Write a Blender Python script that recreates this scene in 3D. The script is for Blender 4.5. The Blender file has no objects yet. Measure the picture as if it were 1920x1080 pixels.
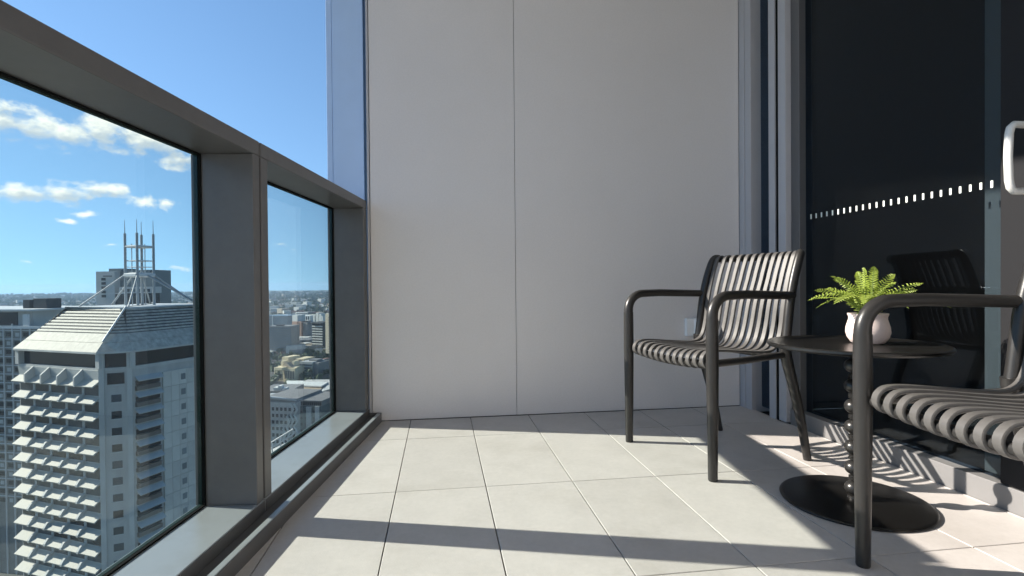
import bpy, math, random
from mathutils import Vector, Matrix

random.seed(7)
scene = bpy.context.scene
COL = scene.collection

# ------------------------------------------------------------------ camera
CAM_H = 0.6889
PITCH, YAW, ROLL = -0.0102, 0.1353, -0.0088
FPX = 991.477
def cam_axes():
    cp, sp, cy, sy, cr, sr = math.cos(PITCH), math.sin(PITCH), math.cos(YAW), math.sin(YAW), math.cos(ROLL), math.sin(ROLL)
    fw = Vector((sy * cp, cy * cp, sp)); rt = Vector((cy, -sy, 0)); up = rt.cross(fw)
    return cr * rt + sr * up, cr * up - sr * rt, fw
c_r, c_u, c_f = cam_axes()
cd = bpy.data.cameras.new('camera')
cam = bpy.data.objects.new('camera', cd); COL.objects.link(cam)
cam.matrix_world = Matrix(((c_r.x, c_u.x, -c_f.x, 0), (c_r.y, c_u.y, -c_f.y, 0), (c_r.z, c_u.z, -c_f.z, CAM_H), (0, 0, 0, 1)))
cd.sensor_width = 36.0; cd.lens = FPX / 1920 * 36.0
cd.clip_start = 0.02; cd.clip_end = 60000
scene.camera = cam

# ------------------------------------------------------------------ sun, sky, exposure
SUN_AZ = math.atan2(-0.960, 0.279)          # bearing of the sun from +Y, clockwise
SUN_EL = math.radians(31.6)
SUN_STRENGTH = 4.35
SKY_STRENGTH = 0.083
EXPOSURE = 1.20
S = Vector((math.sin(SUN_AZ) * math.cos(SUN_EL), math.cos(SUN_AZ) * math.cos(SUN_EL), math.sin(SUN_EL)))
sd = bpy.data.lights.new('sun', 'SUN'); sd.energy = SUN_STRENGTH; sd.angle = math.radians(0.53); sd.color = (1.0, 0.93, 0.83)
sun = bpy.data.objects.new('sun', sd); COL.objects.link(sun)
sun.rotation_euler = S.to_track_quat('Z', 'Y').to_euler(); sun.location = (-6, 4, 8)

world = bpy.data.worlds.new('World'); scene.world = world; world.use_nodes = True
wt = world.node_tree; wt.nodes.clear()
def wn(kind, **kw):
    n = wt.nodes.new(kind)
    for k, v in kw.items(): setattr(n, k, v)
    return n
def wl(a, b): wt.links.new(a, b)
def wmath(op, a, b=None, c=None, clamp=False):
    n = wn('ShaderNodeMath', operation=op, use_clamp=clamp)
    for i, v in enumerate((a, b, c)):
        if v is None: continue
        if isinstance(v, (int, float)): n.inputs[i].default_value = v
        else: wl(v, n.inputs[i])
    return n.outputs[0]
def wvec(op, a, b=None):
    n = wn('ShaderNodeVectorMath', operation=op)
    for i, v in enumerate((a, b)):
        if v is None: continue
        if isinstance(v, (tuple, Vector)): n.inputs[i].default_value = tuple(v)
        else: wl(v, n.inputs[i])
    return n.outputs['Value'] if op in ('DOT_PRODUCT', 'LENGTH') else n.outputs['Vector']
tc = wn('ShaderNodeTexCoord')
D = wvec('NORMALIZE', tc.outputs['Generated'])
sep = wn('ShaderNodeSeparateXYZ'); wl(D, sep.inputs[0])
# below the horizon the sky goes on as at the horizon
cmb = wn('ShaderNodeCombineXYZ'); wl(sep.outputs[0], cmb.inputs[0]); wl(sep.outputs[1], cmb.inputs[1])
wl(wmath('MULTIPLY_ADD', wmath('MAXIMUM', sep.outputs[2], 0.0), 0.86, 0.155), cmb.inputs[2])
sky = wn('ShaderNodeTexSky', sky_type='NISHITA', sun_disc=False, sun_elevation=SUN_EL, sun_rotation=SUN_AZ,
         altitude=100, air_density=1.0, dust_density=0.05, ozone_density=2.0)
wl(wvec('NORMALIZE', cmb.outputs[0]), sky.inputs[0])
FWH = Vector((math.sin(YAW), math.cos(YAW), 0)); RTH = Vector((math.cos(YAW), -math.sin(YAW), 0))
az = wmath('ARCTAN2', wvec('DOT_PRODUCT', D, RTH), wvec('DOT_PRODUCT', D, FWH))
el = wmath('ARCSINE', sep.outputs[2])
ae = wn('ShaderNodeCombineXYZ'); wl(az, ae.inputs[0]); wl(el, ae.inputs[1])
AE = ae.outputs[0]
def deg_at(px, py):                            # bearing and height in the sky
    a = math.atan((px - 960) / FPX); return a, math.atan((538.3 - 0.0088 * px - py) / FPX * math.cos(a))
def noise(vec, scale, detail=6, rough=0.55, stretch=(1, 1, 1)):
    n = wn('ShaderNodeTexNoise'); n.inputs['Scale'].default_value = scale; n.inputs['Detail'].default_value = detail
    n.inputs['Roughness'].default_value = rough
    wl(wvec('MULTIPLY', vec, stretch), n.inputs['Vector']); return n.outputs['Fac']
warp = wn('ShaderNodeTexNoise'); warp.inputs['Scale'].default_value = 22; warp.inputs['Detail'].default_value = 3
wl(AE, warp.inputs['Vector'])
AEW = wvec('ADD', AE, wvec('MULTIPLY', wvec('SUBTRACT', warp.outputs['Color'], (0.5, 0.5, 0.5)), (0.03, 0.02, 0)))
PUFFS = [(15, 225, 90, 42), (70, 236, 90, 38), (130, 250, 100, 38), (205, 242, 85, 56), (285, 268, 105, 38), (350, 300, 52, 26), (20, 203, 55, 20),
         (40, 360, 80, 20), (120, 362, 90, 22), (195, 357, 70, 20), (230, 355, 28, 18), (275, 378, 34, 16), (312, 382, 28, 14), (165, 398, 28, 10), (122, 412, 26, 8),
         (-150, 215, 160, 40), (-420, 300, 200, 40), (320, 505, 70, 16), (225, 440, 26, 8), (215, 462, 30, 7), (55, 492, 40, 5), (145, 493, 22, 5), (520, 458, 40, 7), (555, 470, 30, 5)]
mass = core = None
for (px, py, wx, wy) in PUFFS:
    a, e = deg_at(px, py); a1, e1 = deg_at(px + wx, py); _, e2 = deg_at(px, py - wy)
    w = (1 / max(abs(a1 - a), 1e-4), 1 / max(abs(e2 - e), 1e-4), 0)
    dim = 0.55 if py > 430 else 0.0
    v = wvec('MULTIPLY', wvec('SUBTRACT', AEW, (a, e, 0)), w)
    q = wmath('SUBTRACT', 1.0 - dim, wvec('LENGTH', v))
    mass = q if mass is None else wmath('MAXIMUM', mass, q)
    if py < 400 and wx > 40:
        v2 = wvec('MULTIPLY', wvec('SUBTRACT', AEW, (a + (a1 - a) * 0.12, e - (e2 - e) * 0.45, 0)), (w[0] * 1.15, w[1] * 1.5, 0))
        q2 = wmath('SUBTRACT', 1.0, wvec('LENGTH', v2))
        core = q2 if core is None else wmath('MAXIMUM', core, q2)
n1 = noise(AE, 34, 9, 0.62, (1, 1.5, 1)); n2 = noise(AE, 60, 6, 0.6, (1, 1.5, 1))
# the same kind of loose cumulus goes on round the rest of the sky
rest = wmath('MULTIPLY', wmath('SUBTRACT', noise(AE, 3.2, 7, 0.55, (1, 3.2, 1)), 0.60), 3.2)
band = wmath('SUBTRACT', 1.0, wmath('ABSOLUTE', wmath('MULTIPLY', wmath('SUBTRACT', el, 0.24), 4.0)), clamp=True)
away = wmath('MULTIPLY', wmath('SUBTRACT', wmath('ABSOLUTE', wmath('ADD', az, 0.45)), 0.62), 5.0, clamp=True)
rest = wmath('SUBTRACT', wmath('MULTIPLY', wmath('MULTIPLY', wmath('ADD', rest, 1.0), band), away), 1.0)
mass = wmath('MAXIMUM', mass, rest)
dens = wmath('ADD', mass, wmath('MULTIPLY', wmath('SUBTRACT', n1, 0.5), 2.6))
def ramp(v, lo, hi):
    n = wn('ShaderNodeMapRange', interpolation_type='SMOOTHSTEP'); wl(v, n.inputs[0]); n.inputs[1].default_value = lo; n.inputs[2].default_value = hi
    return n.outputs[0]
cover = wmath('MULTIPLY', ramp(dens, 0.08, 0.95), 0.93)
shade = wmath('MULTIPLY', ramp(wmath('ADD', core, wmath('MULTIPLY', wmath('SUBTRACT', n2, 0.5), 1.6)), -0.1, 0.75), 0.9)
cc = wn('ShaderNodeMix', data_type='RGBA'); wl(shade, cc.inputs[0])
cc.inputs[6].default_value = (0.66, 0.64, 0.59, 1); cc.inputs[7].default_value = (0.33, 0.37, 0.41, 1)
tint = wn('ShaderNodeMix', data_type='RGBA', blend_type='MULTIPLY'); tint.inputs[0].default_value = 1.0
wl(sky.outputs[0], tint.inputs[6]); tint.inputs[7].default_value = (SKY_STRENGTH * 0.80, SKY_STRENGTH * 0.945, SKY_STRENGTH * 0.99, 1)
mx = wn('ShaderNodeMix', data_type='RGBA'); wl(cover, mx.inputs[0]); wl(tint.outputs[2], mx.inputs[6]); wl(cc.outputs[2], mx.inputs[7])
bg = wn('ShaderNodeBackground'); bg.inputs['Strength'].default_value = 1.0; wl(mx.outputs[2], bg.inputs['Color'])
world.cycles.sampling_method = 'MANUAL'; world.cycles.sample_map_resolution = 512
out = wn('ShaderNodeOutputWorld'); wl(bg.outputs[0], out.inputs['Surface'])

vs = scene.view_settings
scene.display_settings.display_device = 'sRGB'
vs.view_transform = 'Standard'; vs.look = 'None'; vs.gamma = 1.0; vs.exposure = EXPOSURE; vs.use_curve_mapping = False
cy = scene.cycles
cy.use_denoising = True; cy.max_bounces = 9; cy.diffuse_bounces = 5; cy.glossy_bounces = 4; cy.transparent_max_bounces = 24
cy.transmission_bounces = 4; cy.volume_bounces = 1; cy.sample_clamp_indirect = 6.0; cy.caustics_reflective = True; cy.caustics_refractive = False; cy.blur_glossy = 0.3
try: cy.denoiser = 'OPENIMAGEDENOISE'
except Exception: pass

# ------------------------------------------------------------------ materials
MATS = {}
def mat(name, color, rough=0.6, metal=0.0, spec=0.5, var=0.0, vscale=8.0, bump=0.0, bscale=60.0, rnd=0.0, coat=0.0, streak=None, trans=0.0, var2=0.0, vscale2=40.0, dirt=None):
    if name in MATS: return MATS[name]
    m = bpy.data.materials.new(name); m.use_nodes = True; t = m.node_tree; p = t.nodes['Principled BSDF']
    p.inputs['Roughness'].default_value = rough; p.inputs['Metallic'].default_value = metal
    p.inputs['Specular IOR Level'].default_value = spec; p.inputs['Coat Weight'].default_value = coat
    col = None
    base = t.nodes.new('ShaderNodeRGB'); base.outputs[0].default_value = (*color, 1); col = base.outputs[0]
    tcn = t.nodes.new('ShaderNodeTexCoord')
    def scale_by(col, fac):
        mm = t.nodes.new('ShaderNodeMix'); mm.data_type = 'RGBA'; mm.blend_type = 'MULTIPLY'; mm.inputs[0].default_value = 1
        t.links.new(col, mm.inputs[6]); t.links.new(fac, mm.inputs[7]); return mm.outputs[2]
    def rng(v, lo, hi, a=0.0, b=1.0):
        r = t.nodes.new('ShaderNodeMapRange'); t.links.new(v, r.inputs[0]); r.inputs[1].default_value = a; r.inputs[2].default_value = b
        r.inputs[3].default_value = lo; r.inputs[4].default_value = hi; return r.outputs[0]
    if var:
        n = t.nodes.new('ShaderNodeTexNoise'); n.inputs['Scale'].default_value = vscale; n.inputs['Detail'].default_value = 8; n.inputs['Roughness'].default_value = 0.6
        src = tcn.outputs['Object']
        if streak:
            mp = t.nodes.new('ShaderNodeMapping'); mp.inputs['Scale'].default_value = streak; t.links.new(src, mp.inputs[0]); src = mp.outputs[0]
        t.links.new(src, n.inputs['Vector'])
        col = scale_by(col, rng(n.outputs['Fac'], 1 - var, 1 + var, 0.25, 0.75))
        t.links.new(rng(n.outputs['Fac'], max(rough - 0.08, 0.02), min(rough + 0.08, 1)), p.inputs['Roughness'])
    if var2:
        n = t.nodes.new('ShaderNodeTexNoise'); n.inputs['Scale'].default_value = vscale2; n.inputs['Detail'].default_value = 4; n.inputs['Roughness'].default_value = 0.7
        g = t.nodes.new('ShaderNodeNewGeometry'); t.links.new(g.outputs['Position'], n.inputs['Vector'])
        col = scale_by(col, rng(n.outputs['Fac'], 1 - var2, 1 + var2, 0.3, 0.7))
    if dirt:        # grime settled in broken patches: (colour, amount, scale)
        n = t.nodes.new('ShaderNodeTexNoise'); n.inputs['Scale'].default_value = dirt[2]; n.inputs['Detail'].default_value = 10; n.inputs['Roughness'].default_value = 0.68
        g = t.nodes.new('ShaderNodeNewGeometry'); t.links.new(g.outputs['Position'], n.inputs['Vector'])
        mm = t.nodes.new('ShaderNodeMix'); mm.data_type = 'RGBA'; t.links.new(rng(n.outputs['Fac'], 0.0, dirt[1], 0.50, 0.78), mm.inputs[0]); t.links.new(col, mm.inputs[6]); mm.inputs[7].default_value = (*dirt[0], 1); col = mm.outputs[2]
    if rnd:
        oi = t.nodes.new('ShaderNodeObjectInfo'); col = scale_by(col, rng(oi.outputs['Random'], 1 - rnd, 1 + rnd))
    t.links.new(col, p.inputs['Base Color'])
    if bump:
        n = t.nodes.new('ShaderNodeTexNoise'); n.inputs['Scale'].default_value = bscale; n.inputs['Detail'].default_value = 5
        t.links.new(tcn.outputs['Object'], n.inputs['Vector'])
        b = t.nodes.new('ShaderNodeBump'); b.inputs['Strength'].default_value = bump; b.inputs['Distance'].default_value = 0.002
        t.links.new(n.outputs['Fac'], b.inputs['Height']); t.links.new(b.outputs[0], p.inputs['Normal'])
    if trans:
        tr = t.nodes.new('ShaderNodeBsdfTranslucent'); t.links.new(col, tr.inputs[0])
        ms = t.nodes.new('ShaderNodeMixShader'); ms.inputs[0].default_value = trans
        t.links.new(p.outputs[0], ms.inputs[1]); t.links.new(tr.outputs[0], ms.inputs[2])
        t.links.new(ms.outputs[0], t.nodes['Material Output'].inputs[0])
    MATS[name] = m; return m
def glass_mat(name, tint, base=0.04, rough=0.0, smear=0.0):
    m = bpy.data.materials.new(name); m.use_nodes = True; t = m.node_tree; t.nodes.clear()
    lw = t.nodes.new('ShaderNodeLayerWeight'); lw.inputs['Blend'].default_value = 0.5
    pw = t.nodes.new('ShaderNodeMath'); pw.operation = 'POWER'; t.links.new(lw.outputs['Facing'], pw.inputs[0]); pw.inputs[1].default_value = 5
    ma = t.nodes.new('ShaderNodeMath'); ma.operation = 'MULTIPLY_ADD'; t.links.new(pw.outputs[0], ma.inputs[0]); ma.inputs[1].default_value = 1 - base; ma.inputs[2].default_value = base
    tr = t.nodes.new('ShaderNodeBsdfTransparent'); tr.inputs[0].default_value = (*tint, 1)
    gl = t.nodes.new('ShaderNodeBsdfGlossy'); gl.inputs['Roughness'].default_value = rough; gl.inputs[0].default_value = (0.82, 0.92, 1, 1)
    ms = t.nodes.new('ShaderNodeMixShader'); t.links.new(ma.outputs[0], ms.inputs[0]); t.links.new(tr.outputs[0], ms.inputs[1]); t.links.new(gl.outputs[0], ms.inputs[2])
    last = ms.outputs[0]
    if smear:   # thin film of dust and wiped streaks on the pane
        tcn = t.nodes.new('ShaderNodeTexCoord'); n = t.nodes.new('ShaderNodeTexNoise'); n.inputs['Scale'].default_value = 3.0; n.inputs['Detail'].default_value = 7
        mp = t.nodes.new('ShaderNodeMapping'); mp.inputs['Scale'].default_value = (1, 1.0, 0.7); t.links.new(tcn.outputs['Object'], mp.inputs[0]); t.links.new(mp.outputs[0], n.inputs['Vector'])
        r = t.nodes.new('ShaderNodeMapRange'); t.links.new(n.outputs['Fac'], r.inputs[0]); r.inputs[1].default_value = 0.35; r.inputs[2].default_value = 0.75; r.inputs[3].default_value = smear * 0.4; r.inputs[4].default_value = smear
        df = t.nodes.new('ShaderNodeBsdfDiffuse'); df.inputs[0].default_value = (0.75, 0.77, 0.78, 1)
        m2 = t.nodes.new('ShaderNodeMixShader'); t.links.new(r.outputs[0], m2.inputs[0]); t.links.new(last, m2.inputs[1]); t.links.new(df.outputs[0], m2.inputs[2]); last = m2.outputs[0]
    o = t.nodes.new('ShaderNodeOutputMaterial'); t.links.new(last, o.inputs[0])
    MATS[name] = m; return m

# ------------------------------------------------------------------ mesh builder
class MB:
    def __init__(s): s.v = []; s.f = []
    def add(s, vs, fs):
        o = len(s.v); s.v += [tuple(v) for v in vs]; s.f += [tuple(i + o for i in f) for f in fs]; return s
    def box(s, x0, x1, y0, y1, z0, z1):
        return s.add([(x0, y0, z0), (x1, y0, z0), (x1, y1, z0), (x0, y1, z0), (x0, y0, z1), (x1, y0, z1), (x1, y1, z1), (x0, y1, z1)],
                     [(0, 3, 2, 1), (4, 5, 6, 7), (0, 1, 5, 4), (1, 2, 6, 5), (2, 3, 7, 6), (3, 0, 4, 7)])
    def hexa(s, b, t):                          # two quads, bottom and top
        return s.add(list(b) + list(t), [(0, 3, 2, 1), (4, 5, 6, 7), (0, 1, 5, 4), (1, 2, 6, 5), (2, 3, 7, 6), (3, 0, 4, 7)])
    def prism(s, poly, z0, z1):
        n = len(poly)
        return s.add([(x, y, z0) for x, y in poly] + [(x, y, z1) for x, y in poly],
                     [tuple(range(n - 1, -1, -1)), tuple(range(n, 2 * n))] + [(i, (i + 1) % n, (i + 1) % n + n, i + n) for i in range(n)])
    def tube(s, pts, rads, n=10, cap=True, flat=1.0):
        pts = [Vector(p) for p in pts]; m = len(pts)
        if not isinstance(rads, (list, tuple)): rads = [rads] * m
        T = []
        for i in range(m):
            a = pts[max(i - 1, 0)]; b = pts[min(i + 1, m - 1)]; T.append((b - a).normalized())
        N = T[0].orthogonal().normalized()
        if abs(T[0].z) < 0.9: N = (Vector((0, 0, 1)) - T[0] * T[0].z).normalized()
        vs = []; fs = []
        for i in range(m):
            if i: N = (T[i - 1].rotation_difference(T[i]) @ N); N = (N - T[i] * N.dot(T[i])).normalized()
            B = T[i].cross(N)
            for k in range(n):
                a = 2 * math.pi * k / n
                vs.append(pts[i] + (N * math.cos(a) * flat + B * math.sin(a)) * rads[i])
        for i in range(m - 1):
            for k in range(n):
                fs.append((i * n + k, i * n + (k + 1) % n, (i + 1) * n + (k + 1) % n, (i + 1) * n + k))
        if cap: fs.append(tuple(range(n - 1, -1, -1))); fs.append(tuple((m - 1) * n + k for k in range(n)))
        return s.add(vs, fs)
    def lathe(s, prof, n=48, c=(0, 0)):
        vs = []; fs = []; m = len(prof)
        for r, z in prof:
            for k in range(n):
                a = 2 * math.pi * k / n; vs.append((c[0] + r * math.cos(a), c[1] + r * math.sin(a), z))
        for i in range(m - 1):
            for k in range(n):
                fs.append((i * n + k, i * n + (k + 1) % n, (i + 1) * n + (k + 1) % n, (i + 1) * n + k))
        fs.append(tuple(range(n - 1, -1, -1))); fs.append(tuple((m - 1) * n + k for k in range(n)))
        return s.add(vs, fs)
    def mesh(s, name, m, smooth=False):
        me = bpy.data.meshes.new(name); me.from_pydata(s.v, [], s.f); me.update()
        me.materials.append(m)
        if smooth:
            me.polygons.foreach_set('use_smooth', [True] * len(me.polygons))
            try: me.set_sharp_from_angle(angle=math.radians(42))
            except Exception: pass
        return me
    def build(s, name, m, parent=None, smooth=False, bevel=0.0, loc=(0, 0, 0), rz=0.0):
        return link(name, s.mesh(name, m, smooth), parent, loc, rz, bevel)
def link(name, me, parent=None, loc=(0, 0, 0), rz=0.0, bevel=0.0):
    o = bpy.data.objects.new(name, me); COL.objects.link(o); o.parent = parent; o.location = loc; o.rotation_euler = (0, 0, rz)
    if bevel:
        b = o.modifiers.new('bevel', 'BEVEL'); b.width = bevel; b.segments = 2; b.limit_method = 'ANGLE'; b.angle_limit = math.radians(40)
    return o
def empty(name, loc=(0, 0, 0), rz=0.0):
    o = bpy.data.objects.new(name, None); COL.objects.link(o); o.location = loc; o.rotation_euler = (0, 0, rz); o.empty_display_size = 0.1; return o
def tag(o, label, cat, group=None):
    o['label'] = label; o['category'] = cat
    if group: o['group'] = group
    return o
def struct(o, kind='structure', label=None):
    o['kind'] = kind
    if label: o['label'] = label
    return o

# ------------------------------------------------------------------ shared materials
M_tile = mat('porcelain_tile', (0.545, 0.51, 0.485), 0.52, var=0.06, vscale=9, bump=0.22, bscale=220, rnd=0.045, spec=0.4, var2=0.045, vscale2=55, dirt=((0.33, 0.30, 0.26), 0.42, 2.6))
M_grout = mat('dark_joint', (0.02, 0.02, 0.02), 0.9)
M_wall = mat('wall_panel', (0.75, 0.725, 0.725), 0.62, var2=0.03, vscale2=120, dirt=((0.56, 0.54, 0.52), 0.12, 1.7), var=0.02, vscale=1.6, bump=0.25, bscale=420)
M_frame = mat('bronze_grey_paint', (0.132, 0.131, 0.134), 0.38, metal=0.3, var=0.08, vscale=5, var2=0.05, vscale2=25, dirt=((0.17, 0.165, 0.155), 0.3, 6.0))
M_sill = mat('grey_metal_sill', (0.31, 0.335, 0.35), 0.30, metal=0.2, var=0.06, vscale=4, dirt=((0.22, 0.21, 0.19), 0.45, 9.0))
M_gasket = mat('black_rubber', (0.006, 0.007, 0.007), 0.9, spec=0.1)
M_gedge = mat('green_glass_edge', (0.006, 0.020, 0.018), 0.6, spec=0.2)
M_silver = mat('grey_anodised', (0.47, 0.47, 0.50), 0.45, metal=0.0, var=0.04)
M_dsilver = mat('dark_anodised', (0.16, 0.16, 0.165), 0.38, metal=0.5)
M_pier = mat('sky_tinted_silver_cladding', (0.50, 0.68, 0.96), 0.45, metal=0.2, var=0.03)  # silver-blue cladding, pushed bluer so the colour carries the sky's reflection
M_ceil = mat('white_soffit', (0.80, 0.80, 0.79), 0.8)
M_black = mat('dark_interior', (0.012, 0.012, 0.014), 0.8)
M_ivory = mat('pale_reveal', (0.26, 0.225, 0.17), 0.7)
M_dstile = mat('charcoal_stile', (0.016, 0.016, 0.018), 0.75, spec=0.2)
M_thresh = mat('grey_threshold', (0.205, 0.20, 0.20), 0.5, var=0.05)
M_glass = glass_mat('balustrade_glass', (0.87, 0.912, 0.898), 0.035, smear=0.005)
M_door = glass_mat('tinted_door_glass', (0.58, 0.65, 0.72), 0.024, rough=0.010, smear=0.0025)
M_chair = mat('charcoal_resin', (0.024, 0.0225, 0.0215), 0.36, var=0.10, var2=0.08, vscale2=90, vscale=14, bump=0.08, bscale=300, spec=0.5)
M_slat = mat('charcoal_slat', (0.098, 0.093, 0.089), 0.38, var=0.10, var2=0.08, vscale2=90, vscale=14, bump=0.08, bscale=300)
M_table = mat('black_table_steel', (0.009, 0.0085, 0.008), 0.30, bump=0.03, bscale=500, spec=0.5, var2=0.15, vscale2=60)
M_pole = mat('black_turned_steel', (0.05, 0.048, 0.046), 0.30, metal=0.6)
M_pot = mat('pink_white_ceramic', (0.78, 0.645, 0.60), 0.5, var=0.06, vscale=12, var2=0.04, vscale2=150)
M_soil = mat('soil', (0.03, 0.022, 0.015), 0.95)
M_fern = mat('fern_green', (0.36, 0.45, 0.075), 0.5, var=0.25, vscale=30, rnd=0.12, trans=0.35)
M_stem = mat('fern_stem', (0.20, 0.28, 0.05), 0.6)
M_white = mat('white_enamel', (0.72, 0.72, 0.70), 0.35)
M_plate = mat('pale_plastic', (0.88, 0.90, 0.92), 0.35)
M_greyp = mat('grey_print', (0.12, 0.13, 0.15), 0.6)
M_decal = mat('frosted_dot', (0.80, 0.84, 0.80), 0.7)

YW = 2.709            # face of the end wall
# ------------------------------------------------------------------ floor: porcelain tiles 300 x 600
NX, NY = math.cos(0.1398), -math.sin(0.1398)            # inward normal of the balustrade line
def edge_d(x, y): return (x + 0.357) * NX + (y - 2.706) * NY
def clip_edge(poly, lim):
    outp = []
    for k, p in enumerate(poly):
        q = poly[(k + 1) % len(poly)]; a, b = edge_d(*p) - lim, edge_d(*q) - lim
        if a >= 0: outp.append(p)
        if (a >= 0) != (b >= 0): t = a / (a - b); outp.append((p[0] + (q[0] - p[0]) * t, p[1] + (q[1] - p[1]) * t))
    return outp
floor = struct(MB().prism(clip_edge([(-1.6, -1.75), (1.80, -1.75), (1.80, 2.80), (-1.6, 2.80)], -0.19), -0.25, -0.012).build('balcony_floor', M_grout))
X0, Y0 = -0.4522, 2.3786
def tile_mesh(w, d, nm):
    g = 0.0016; c = 0.0012; m = MB()
    x0, x1, y0, y1 = g, w - g, g, d - g
    m.add([(x0, y0, -0.012), (x1, y0, -0.012), (x1, y1, -0.012), (x0, y1, -0.012),
           (x0, y0, -c), (x1, y0, -c), (x1, y1, -c), (x0, y1, -c),
           (x0 + c, y0 + c, 0), (x1 - c, y0 + c, 0), (x1 - c, y1 - c, 0), (x0 + c, y1 - c, 0)],
          [(0, 1, 5, 4), (1, 2, 6, 5), (2, 3, 7, 6), (3, 0, 4, 7), (4, 5, 9, 8), (5, 6, 10, 9), (6, 7, 11, 10), (7, 4, 8, 11), (8, 9, 10, 11)])
    return m.mesh(nm, M_tile)
tm_full = tile_mesh(0.3, 0.6, 'tile'); tm_end = tile_mesh(0.3, YW - Y0 - 0.0005, 'tile')
tm_last = tile_mesh(1.6575 - (X0 + 2.1), 0.6, 'tile'); tm_lastend = tile_mesh(1.6575 - (X0 + 2.1), YW - Y0 - 0.0005, 'tile')
for i in range(-4, 8):
    xx = X0 + 0.3 * i
    if i == 7: ms_ = (tm_last, tm_lastend)
    else: ms_ = (tm_full, tm_end)
    for j in range(-1, 7):
        yy = Y0 if j == -1 else Y0 - 0.6 * (j + 1)
        dp = (YW - Y0 - 0.0005) if j == -1 else 0.6
        g = 0.0016; cut = clip_edge([(xx + g, yy + g), (xx + 0.3 - g, yy + g), (xx + 0.3 - g, yy + dp - g), (xx + g, yy + dp - g)], 0.035)
        if len(cut) < 3: continue
        if i < 7 and edge_d(xx, yy + dp) < 0.04:
            MB().prism([(x - xx, y - yy) for x, y in cut], -0.012, 0).build('tile', M_tile, floor, loc=(xx, yy, 0)); continue
        o = link('tile', ms_[1] if j == -1 else ms_[0], floor, (xx, yy, random.uniform(-0.0004, 0.0002)))

# ------------------------------------------------------------------ end wall, ceiling, rear wall, added side wall for bounce
wall = empty('end_wall', (0.64, YW, 0)); tag(wall, 'light grey end wall of two tall panels behind the far chair', 'wall')
def wp(x0, x1): MB().box(x0 - 0.64, x1 - 0.64, 0, 0.012, 0.003, 2.67).build('wall_panel', M_wall, wall, bevel=0.0012)
wp(-0.340, 0.3874); wp(0.3896, 1.628)
MB().box(-0.98, 1.06, 0.014, 0.24, -0.2, 2.67).build('wall_core', M_dsilver, wall)
MB().box(-0.994, -0.983, -0.004, 0.05, 0.0, 2.67).build('edge_trim', M_silver, wall, bevel=0.001)
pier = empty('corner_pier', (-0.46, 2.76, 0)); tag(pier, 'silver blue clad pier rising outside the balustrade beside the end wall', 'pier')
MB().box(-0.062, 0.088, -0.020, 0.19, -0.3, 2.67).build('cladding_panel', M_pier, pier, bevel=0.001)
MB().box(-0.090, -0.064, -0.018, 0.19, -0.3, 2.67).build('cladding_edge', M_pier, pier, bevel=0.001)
ceiling = struct(MB().prism([(-0.77, 2.95), (-0.91, 2.0), (-1.43, -1.75), (1.95, -1.75), (1.95, 2.95)], 2.672, 2.92).build('ceiling', M_ceil))
side = struct(MB().box(1.655, 1.95, -1.75, 0.350, 0.073, 2.67).build('side_wall', M_wall))  # unseen wall, added to bounce sun onto the shaded end wall
rear = struct(MB().box(-1.4, 1.95, -1.95, -1.752, -0.2, 2.67).build('rear_wall', M_wall))

# ------------------------------------------------------------------ balustrade (local x = inward, y = along the rail away from the camera)
BO = (-0.357, 2.706, 0); BR = -0.1398
def balustrade(label, s0, s1, left_w, right_w):
    r = empty('glass_balustrade', BO, BR); tag(r, label, 'balustrade', None)
    dO = -0.176; ZS, ZR = 0.066, 1.059
    MB().box(dO, 0, s0, s1, ZR, 1.101).build('top_rail', M_frame, r, bevel=0.003)
    MB().box(dO, 0, s0, s1, 0.030, ZS).build('sill', M_sill, r, bevel=0.002)
    MB().box(0.0004, 0.0025, s0 + 0.001, s1 - 0.001, 0.030, ZS - 0.003).build('sill_facing', M_frame, r)
    a, b = s0 + left_w, s1 - right_w
    MB().box(dO, -0.0006, s0 + 0.0006, a, ZS + 0.0005, ZR - 0.0005).build('post', M_frame, r, bevel=0.002)
    MB().box(dO, -0.0006, b, s1 - 0.0006, ZS + 0.0005, ZR - 0.0005).build('post', M_frame, r, bevel=0.002)
    MB().box(-0.166, -0.154, a + 0.006, b - 0.006, ZS + 0.004, ZR - 0.004).build('glass_pane', M_glass, r)
    def strip(nm, m, x0, x1, w0, w1):
        MB().box(x0, x1, b - w1, b - w0, ZS + w0, ZR - w0).build(nm, m, r); MB().box(x0, x1, a + w0, a + w1, ZS + w0, ZR - w0).build(nm, m, r)
        MB().box(x0, x1, a + w1 + 0.0002, b - w1 - 0.0002, ZS + w0, ZS + w1).build(nm, m, r); MB().box(x0, x1, a + w1 + 0.0002, b - w1 - 0.0002, ZR - w1, ZR - w0).build(nm, m, r)
    strip('gasket', M_gasket, -0.1535, -0.1455, 0.0006, 0.0050)
    strip('glass_edge', M_gedge, -0.1655, -0.1545, 0.0012, 0.0055)
    return r
balustrade('framed glass balustrade panel between the seam post and the end wall', -1.0990, -0.002, 0.042, 0.056)
balustrade('long framed glass balustrade panel in the left foreground, nearest the camera', -4.35, -1.1070, 0.042, 0.038)
ch = empty('drain_channel', BO, BR); tag(ch, 'dark metal drain channel with raised lip running along the foot of the balustrade', 'drain channel')
MB().box(-0.20, 0.0425, -4.35, -0.012, -0.011, 0.0295).build('channel_bed', M_frame, ch)
MB().box(0.043, 0.0605, -4.35, -0.012, -0.011, 0.045).build('channel_lip', M_sill, ch, bevel=0.0015)
MB().box(0.0607, 0.0627, -4.35, -0.012, -0.011, 0.043).build('lip_facing', M_frame, ch)
MB().box(0.003, 0.0627, -0.0115, -0.002, -0.011, 0.046).build('end_cap', M_frame, ch)

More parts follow.
